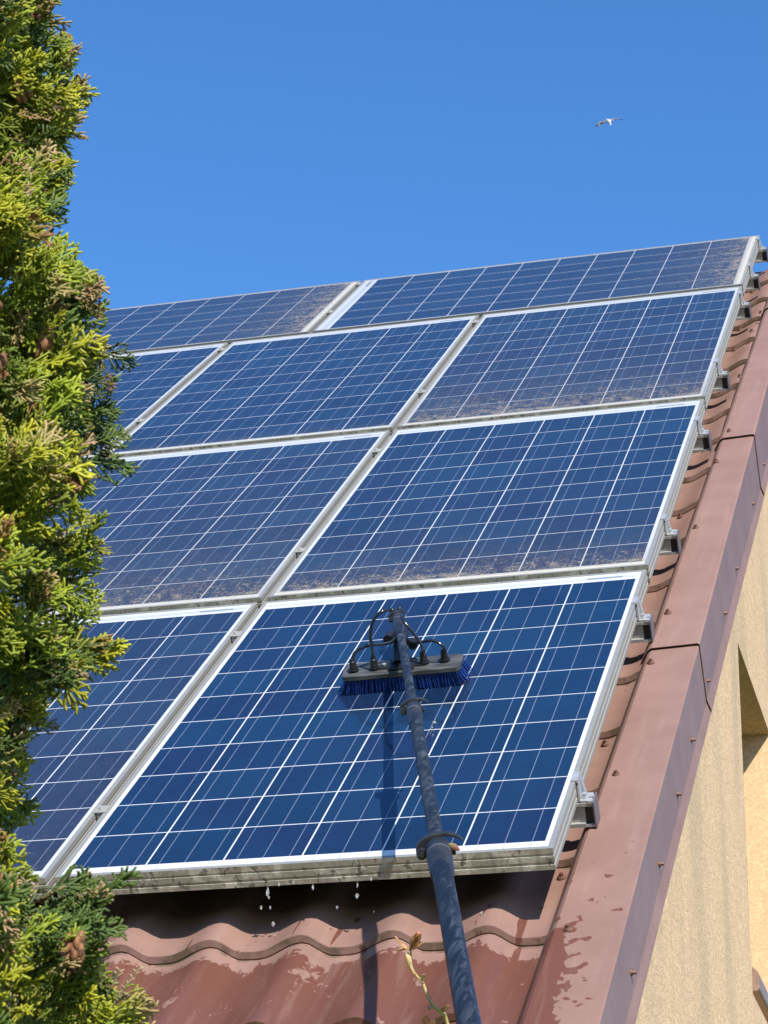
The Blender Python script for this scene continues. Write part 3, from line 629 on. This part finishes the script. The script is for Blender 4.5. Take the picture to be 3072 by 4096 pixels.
def spray_template(seed, lod=0):
    r = np.random.default_rng(seed); segs = []
    def br(p, ang, ln, depth):
        ang += r.uniform(-.16, .16) * min(depth, 2); d = np.array([math.sin(ang), math.cos(ang), r.normal(0, (.0, .30, .42)[depth])]); d /= np.linalg.norm(d); bend = r.uniform(-.25, .25); e = p + d * ln + np.array([0, 0, -.10 * ln * ln + r.uniform(-.03, .03)])
        mid = (p + e) / 2 + np.array([d[1], -d[0], 0]) * bend * ln * .25
        segs.append((p, mid, e, depth)); return p, mid, e
    p, mid, e = br(np.zeros(3), r.uniform(-.06, .06), 1.0, 0)
    t = .14; side = 1
    while t < .97:
        q = p * (1 - t) ** 2 + 2 * mid * t * (1 - t) + e * t * t if False else (p + (e - p) * t)
        ln = (.62 * (1 - t) ** .7 + .12) * r.uniform(.8, 1.15); a = side * (.72 - .25 * t) + r.uniform(-.1, .1)
        _, m2, e2 = br(q, a, ln, 1)
        if ln > .17 and lod < 2:
            tt = .3
            s2 = -side
            while tt < .92:
                q2 = q + (e2 - q) * tt; br(q2, a + s2 * r.uniform(.5, .75), (.20 * (1 - tt) + .10) * r.uniform(.7, 1.25), 2); s2 = -s2; tt += .30 if lod == 0 else .45
        side = -side; t += .10 if lod == 0 else .13
    sides = 4 if lod == 0 else 3; V, F, T = [], [], []
    for (a, m, b, dep) in segs:
        d = b - a; d /= np.linalg.norm(d); x = np.array([d[1], -d[0], 0]); x /= np.linalg.norm(x) + 1e-9; z = np.cross(x, d); r0 = (.026, .026, .027)[dep]; b0 = len(V)
        rings = ((a, r0 * .8), (m, r0 * 1.05), (b, r0 * .95)) if lod == 0 else ((a, r0 * 1.1), (b, r0 * 1.2))
        for c, rr in rings:
            for k in range(sides):
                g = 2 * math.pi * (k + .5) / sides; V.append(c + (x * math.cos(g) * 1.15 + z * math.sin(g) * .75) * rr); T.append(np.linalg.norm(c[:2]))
        V.append(b + d * r0 * 1.0); T.append(np.linalg.norm(b[:2]) + .15); tipi = len(V) - 1
        nr = len(rings)
        for i in range(nr - 1):
            for k in range(sides): F.append((b0 + i * sides + k, b0 + i * sides + (k + 1) % sides, b0 + (i + 1) * sides + (k + 1) % sides, b0 + (i + 1) * sides + k))
        for k in range(sides): F.append((b0 + (nr - 1) * sides + k, b0 + (nr - 1) * sides + (k + 1) % sides, tipi, tipi))
    return np.array(V), np.array(F), np.array(T)
TPL = [[spray_template(100 + i, 0) for i in range(8)], [spray_template(200 + i, 1) for i in range(5)], [spray_template(300 + i, 2) for i in range(4)]]
class Sprays:
    def __init__(s): s.V = []; s.F = []; s.C = []; s.n = 0
    def add(s, pos, d, nrm, size, colr, tipc, lod=0, width=1.0):
        V, F, T = TPL[lod][rng.integers(len(TPL[lod]))]
        d = d / np.linalg.norm(d); x = np.cross(d, nrm); x /= np.linalg.norm(x) + 1e-9; z = np.cross(x, d)
        P = pos + (V[:, :1] * x * width + V[:, 1:2] * d + V[:, 2:] * z) * size
        s.V.append(P); s.F.append(F + s.n); s.n += len(V)
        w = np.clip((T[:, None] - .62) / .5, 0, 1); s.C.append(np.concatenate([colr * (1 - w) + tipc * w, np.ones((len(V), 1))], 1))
    def mesh(s, name, mat):
        V = np.concatenate(s.V).astype(np.float32); F = np.concatenate(s.F); C = np.concatenate(s.C).astype(np.float32)
        me = bpy.data.meshes.new(name); tri = F[:, 2] == F[:, 3]
        ln = np.where(tri, 3, 4); tot = int(ln.sum()); st_ = np.concatenate([[0], np.cumsum(ln)[:-1]])
        mask = np.ones(F.shape, bool); mask[tri, 3] = False; loops = F[mask]
        me.vertices.add(len(V)); me.vertices.foreach_set('co', V.ravel()); me.loops.add(tot); me.loops.foreach_set('vertex_index', loops.astype(np.int32))
        me.polygons.add(len(F)); me.polygons.foreach_set('loop_start', st_.astype(np.int32)); me.polygons.foreach_set('use_smooth', np.ones(len(F), bool))
        me.update(calc_edges=True); at = me.color_attributes.new('leaf_colour', 'FLOAT_COLOR', 'POINT'); at.data.foreach_set('color', C.ravel()); me.materials.append(mat); me.validate()
        return me
t = NT('thuja_foliage'); ca = t.new('ShaderNodeVertexColor', layer_name='leaf_colour'); nz = t.noise(t.coord(), 160, 3)
bs_ = t.mix(t.m('MULTIPLY', nz, .25), ca.outputs[0], (.05, .07, .012))
fol = t.set(Base_Color=bs_, Roughness=.45, Specular_IOR_Level=.35, Subsurface_Weight=0.0, Transmission_Weight=0.0)
tr = t.new('ShaderNodeBsdfTranslucent'); t.put(tr.inputs[0], bs_); mx = t.new('ShaderNodeMixShader'); mx.inputs[0].default_value = .14
t.t.links.new(t.p.outputs[0], mx.inputs[1]); t.t.links.new(tr.outputs[0], mx.inputs[2]); t.t.links.new(mx.outputs[0], t.n['Material Output'].inputs[0])
conifer = empty('conifer_tree', Matrix.Translation(AX), 'tall dense thuja conifer with yellow-green sprays and brown cones in the left foreground', 'tree')
m = MB(); m.tube([(0, 0, 0), (.01, 0, 1.5), (0, .01, 2.6), (0, 0, 3.5)], [.05, .035, .02, .006], 12); build(m, 'trunk', simple('thuja_bark', (.12, .075, .05), .9, 0, .4, 30), conifer)
view_phi = math.atan2(CAM.y - AX.y, CAM.x - AX.x)         # direction from the axis to the camera side
sp = Sprays(); cones = []; branches = MB()
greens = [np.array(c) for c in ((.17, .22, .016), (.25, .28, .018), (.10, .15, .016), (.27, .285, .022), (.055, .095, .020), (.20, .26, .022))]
def one(pos, outw, size, lod, tone):
    d = outw * rng.uniform(.6, 1.0) + np.array([0, 0, rng.uniform(-.2, .8)]) + rng.normal(0, .36, 3)
    nr = np.cross(outw, [0, 0, 1.0]) + rng.normal(0, .9, 3)
    c = greens[tone] * rng.uniform(.75, 1.25); q = rng.random()
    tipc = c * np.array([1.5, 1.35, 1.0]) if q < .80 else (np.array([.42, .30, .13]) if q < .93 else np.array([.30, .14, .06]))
    if rng.random() < .035: c = np.array([.33, .20, .09]); tipc = np.array([.45, .30, .16])
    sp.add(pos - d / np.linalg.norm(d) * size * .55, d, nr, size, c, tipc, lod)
zl, zh = 1.90, 3.30
# clumps on the side that faces the roof and the camera, fine sprays
NCL = 610
for i in range(NCL):
    z = zl + (zh - zl) * (i + rng.random()) / NCL; dphi = rng.uniform(-40, 125)
    phi = view_phi + R(dphi)
    rad = Rz(z + rng.uniform(-.015, .015)) - .030 - .10 * rng.random() ** 1.2 + .016 * math.sin(z * 47) * math.sin(dphi * .11 + z * 9)
    c = np.array([math.cos(phi) * rad, math.sin(phi) * rad, z]); outw = np.array([math.cos(phi), math.sin(phi), .15]); outw /= np.linalg.norm(outw)
    if z > 2.84 and rng.random() < .45: continue
    tone = int(rng.choice([0, 0, 1, 1, 2, 3, 4, 5])); cr = rng.uniform(.018, .040)
    branches.tube([(0, 0, z - .10), tuple(c * [.4, .4, 1] - np.array([0, 0, .06])), tuple(c * [.8, .8, 1] - np.array([0, 0, .02]))], [.005, .003, .0012], 6)
    for k in range(int(4 + cr * 260)):
        off = rng.normal(0, 1, 3); off /= np.linalg.norm(off); off *= cr * rng.random() ** .5
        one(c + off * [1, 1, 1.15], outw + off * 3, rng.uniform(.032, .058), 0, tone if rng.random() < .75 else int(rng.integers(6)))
    for k in range(int(rng.random() < .6)): cones.append(c + outw * cr * .9 + rng.normal(0, .010, 3))
# inner and hidden sides, coarser
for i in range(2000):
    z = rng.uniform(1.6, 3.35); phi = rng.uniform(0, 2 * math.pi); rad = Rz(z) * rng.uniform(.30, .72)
    one(np.array([math.cos(phi) * rad, math.sin(phi) * rad, z]), np.array([math.cos(phi), math.sin(phi), .2]), rng.uniform(.06, .10), 1, 4)  # always the darkest green, painting deep shade into the crown
for i in range(3200):
    z = .15 + 3.4 * rng.random() ** .9; phi = rng.uniform(0, 2 * math.pi)
    dd = (math.degrees(phi - view_phi) + 180) % 360 - 180
    if zl - .05 < z < zh + .05 and -50 < dd < 135: continue
    rad = Rz(z) * rng.uniform(.65, .9); one(np.array([math.cos(phi) * rad, math.sin(phi) * rad, z]), np.array([math.cos(phi), math.sin(phi), .3]), rng.uniform(.07, .11), 2, int(rng.integers(6)))
link('foliage', sp.mesh('foliage', fol), conifer); build(branches, 'branches', simple('thuja_twig', (.16, .10, .06), .8), conifer)
# pale dry twigs low on the right side
dm = MB()
dry_px = [(300, 3830, 318, 3705), (350, 3850, 372, 3700), (395, 3850, 400, 3712), (430, 3980, 480, 3880), (470, 3990, 562, 3865), (290, 3800, 262, 3730), (215, 3760, 258, 3580), (120, 3680, 140, 3540), (400, 3950, 425, 3800), (60, 3640, 100, 3520), (445, 4030, 500, 3975), (380, 3900, 440, 3770), (345, 3880, 330, 3770)]
for (x, y, x2, y2) in dry_px:
    a, b = along(x + random.uniform(-6, 6), y, ZC - .27), along(x2, y2, ZC - .28); d = b - a; ln = d.length; sd = Vector((CM[0][0], CM[1][0], CM[2][0]))
    path = [a - AX, a + d * .5 + sd * random.uniform(-.08, .08) * ln - AX, b - AX]; dm.tube(smooth_path(path, 4), [.0007] * 8 + [.0004], 6)
    for k in range(9):
        f = .30 + .68 * k / 8; p = a + d * f - AX; e = p + (d.normalized() * .8 + sd * (.75 if k % 2 else -.75) + Vector((random.uniform(-.3, .3), random.uniform(-.3, .3), 0))) * random.uniform(.003, .006)
        dm.tube([p, (p + e) / 2, e], [.0005, .0010, .0005], 5)
build(dm, 'dry_stalks', simple('dry_stalk', (.44, .34, .20), .8, 0, .3, 60), conifer)
cm = MB()
for k in range(9):
    a = 2.4 * k; zz = .006 - .0014 * k; e = Vector((math.cos(a) * .0042, math.sin(a) * .0042, zz + .004)); s_ = len(cm.v)
    cm.ball((math.cos(a) * .0026, math.sin(a) * .0026, zz), .0032, 6, 4, 0, (1, 1, 1.9))
cone_me = cm.mesh('cone', simple('thuja_cone', (.20, .085, .035), .7, 0, .5, 300))
rng.shuffle(cones)
for c in cones[:70]:
    for k in range(2):
        if k and rng.random() < .5: continue
        q = c + rng.normal(0, .007, 3) * k
        link('cone', cone_me, conifer, Matrix.Translation(Vector(q)) @ Matrix.Rotation(rng.uniform(0, 6), 4, 'Z') @ Matrix.Rotation(rng.uniform(-1.2, 1.2), 4, 'X') @ Matrix.Scale(rng.uniform(1.1, 1.7), 4))

# ------------------------------------------------------------------ gull far above the roof
BZ = 110.0; bc = along(2434, 488, BZ); k_ = BZ / 10194.345 / 6.38
cx3, cy3, cz3 = Vector((CM[0][0], CM[1][0], CM[2][0])), Vector((CM[0][1], CM[1][1], CM[2][1])), Vector((CM[0][2], CM[1][2], CM[2][2]))
def bp(x, y, d=0.0): return cx3 * ((x - 856) * k_) - cy3 * ((y - 432) * k_) + cz3 * d
gb = MB()
bodyp = [(806, 374), (812, 382), (826, 396), (846, 415), (866, 440), (884, 475), (900, 510)]; gb.tube([bp(x, y, -.02 + .05 * i) for i, (x, y) in enumerate(bodyp)], [.012, .045, .055, .085, .080, .045, .02], 14)
gb.tube([bp(800, 376, -.06), bp(807, 376, -.02)], [.006, .018], 8)
def wing(lead, trail, d):
    vs = []
    for (a, b, z) in zip(lead, trail, d):
        A_, B_ = bp(*a, z), bp(*b, z + .02); th = .022 * (1 - .8 * lead.index(a) / len(lead))
        mid = (A_ * .7 + B_ * .3); vs += [A_, mid + cz3 * -th + cy3 * th, B_, mid + cy3 * -th]
    n = len(lead); gb.add(vs, [(i * 4 + j, i * 4 + (j + 1) % 4, i * 4 + 4 + (j + 1) % 4, i * 4 + 4 + j) for i in range(n - 1) for j in range(4)], 0, True); gb.add(vs[-4:], [(0, 1, 2, 3)]); gb.add(vs[:4], [(3, 2, 1, 0)])
wing([(840, 408), (800, 402), (720, 404), (655, 402), (600, 445), (545, 510), (508, 556)], [(850, 450), (810, 436), (735, 452), (672, 490), (620, 520), (570, 548), (506, 568)], [0, -.02, -.05, -.08, -.02, .06, .12])
wing([(850, 402), (885, 385), (940, 350), (1000, 328), (1060, 338), (1140, 360), (1226, 382)], [(865, 440), (900, 452), (950, 415), (1010, 372), (1075, 372), (1145, 380), (1222, 390)], [0, -.02, -.05, -.08, -.03, .03, .08])
tl = [bp(886, 480, .25), bp(872, 520, .3), bp(890, 542, .33), bp(912, 544, .33), bp(928, 535, .32), bp(905, 482, .25)]
gb.add(tl + [p + cz3 * .02 for p in tl], [(0, 1, 2, 3, 4, 5), (11, 10, 9, 8, 7, 6)] + [(i, (i + 1) % 6, 6 + (i + 1) % 6, 6 + i) for i in range(6)])
t = NT('gull_plumage'); xz = t.new('ShaderNodeSeparateXYZ'); t.t.links.new(t.coord(), xz.inputs[0]); ux = t.m('ABSOLUTE', xz.outputs[0])
gull_m = t.set(Base_Color=t.mix(t.step(ux, .42, .50), t.mix(t.step(ux, .10, .16), (.42, .42, .44), (.13, .13, .15)), (.03, .03, .035)), Roughness=.7)
g = tag(build(gb, 'gull', gull_m, None, Matrix.Translation(bc)), 'gull with spread black tipped wings gliding in the blue sky', 'bird')
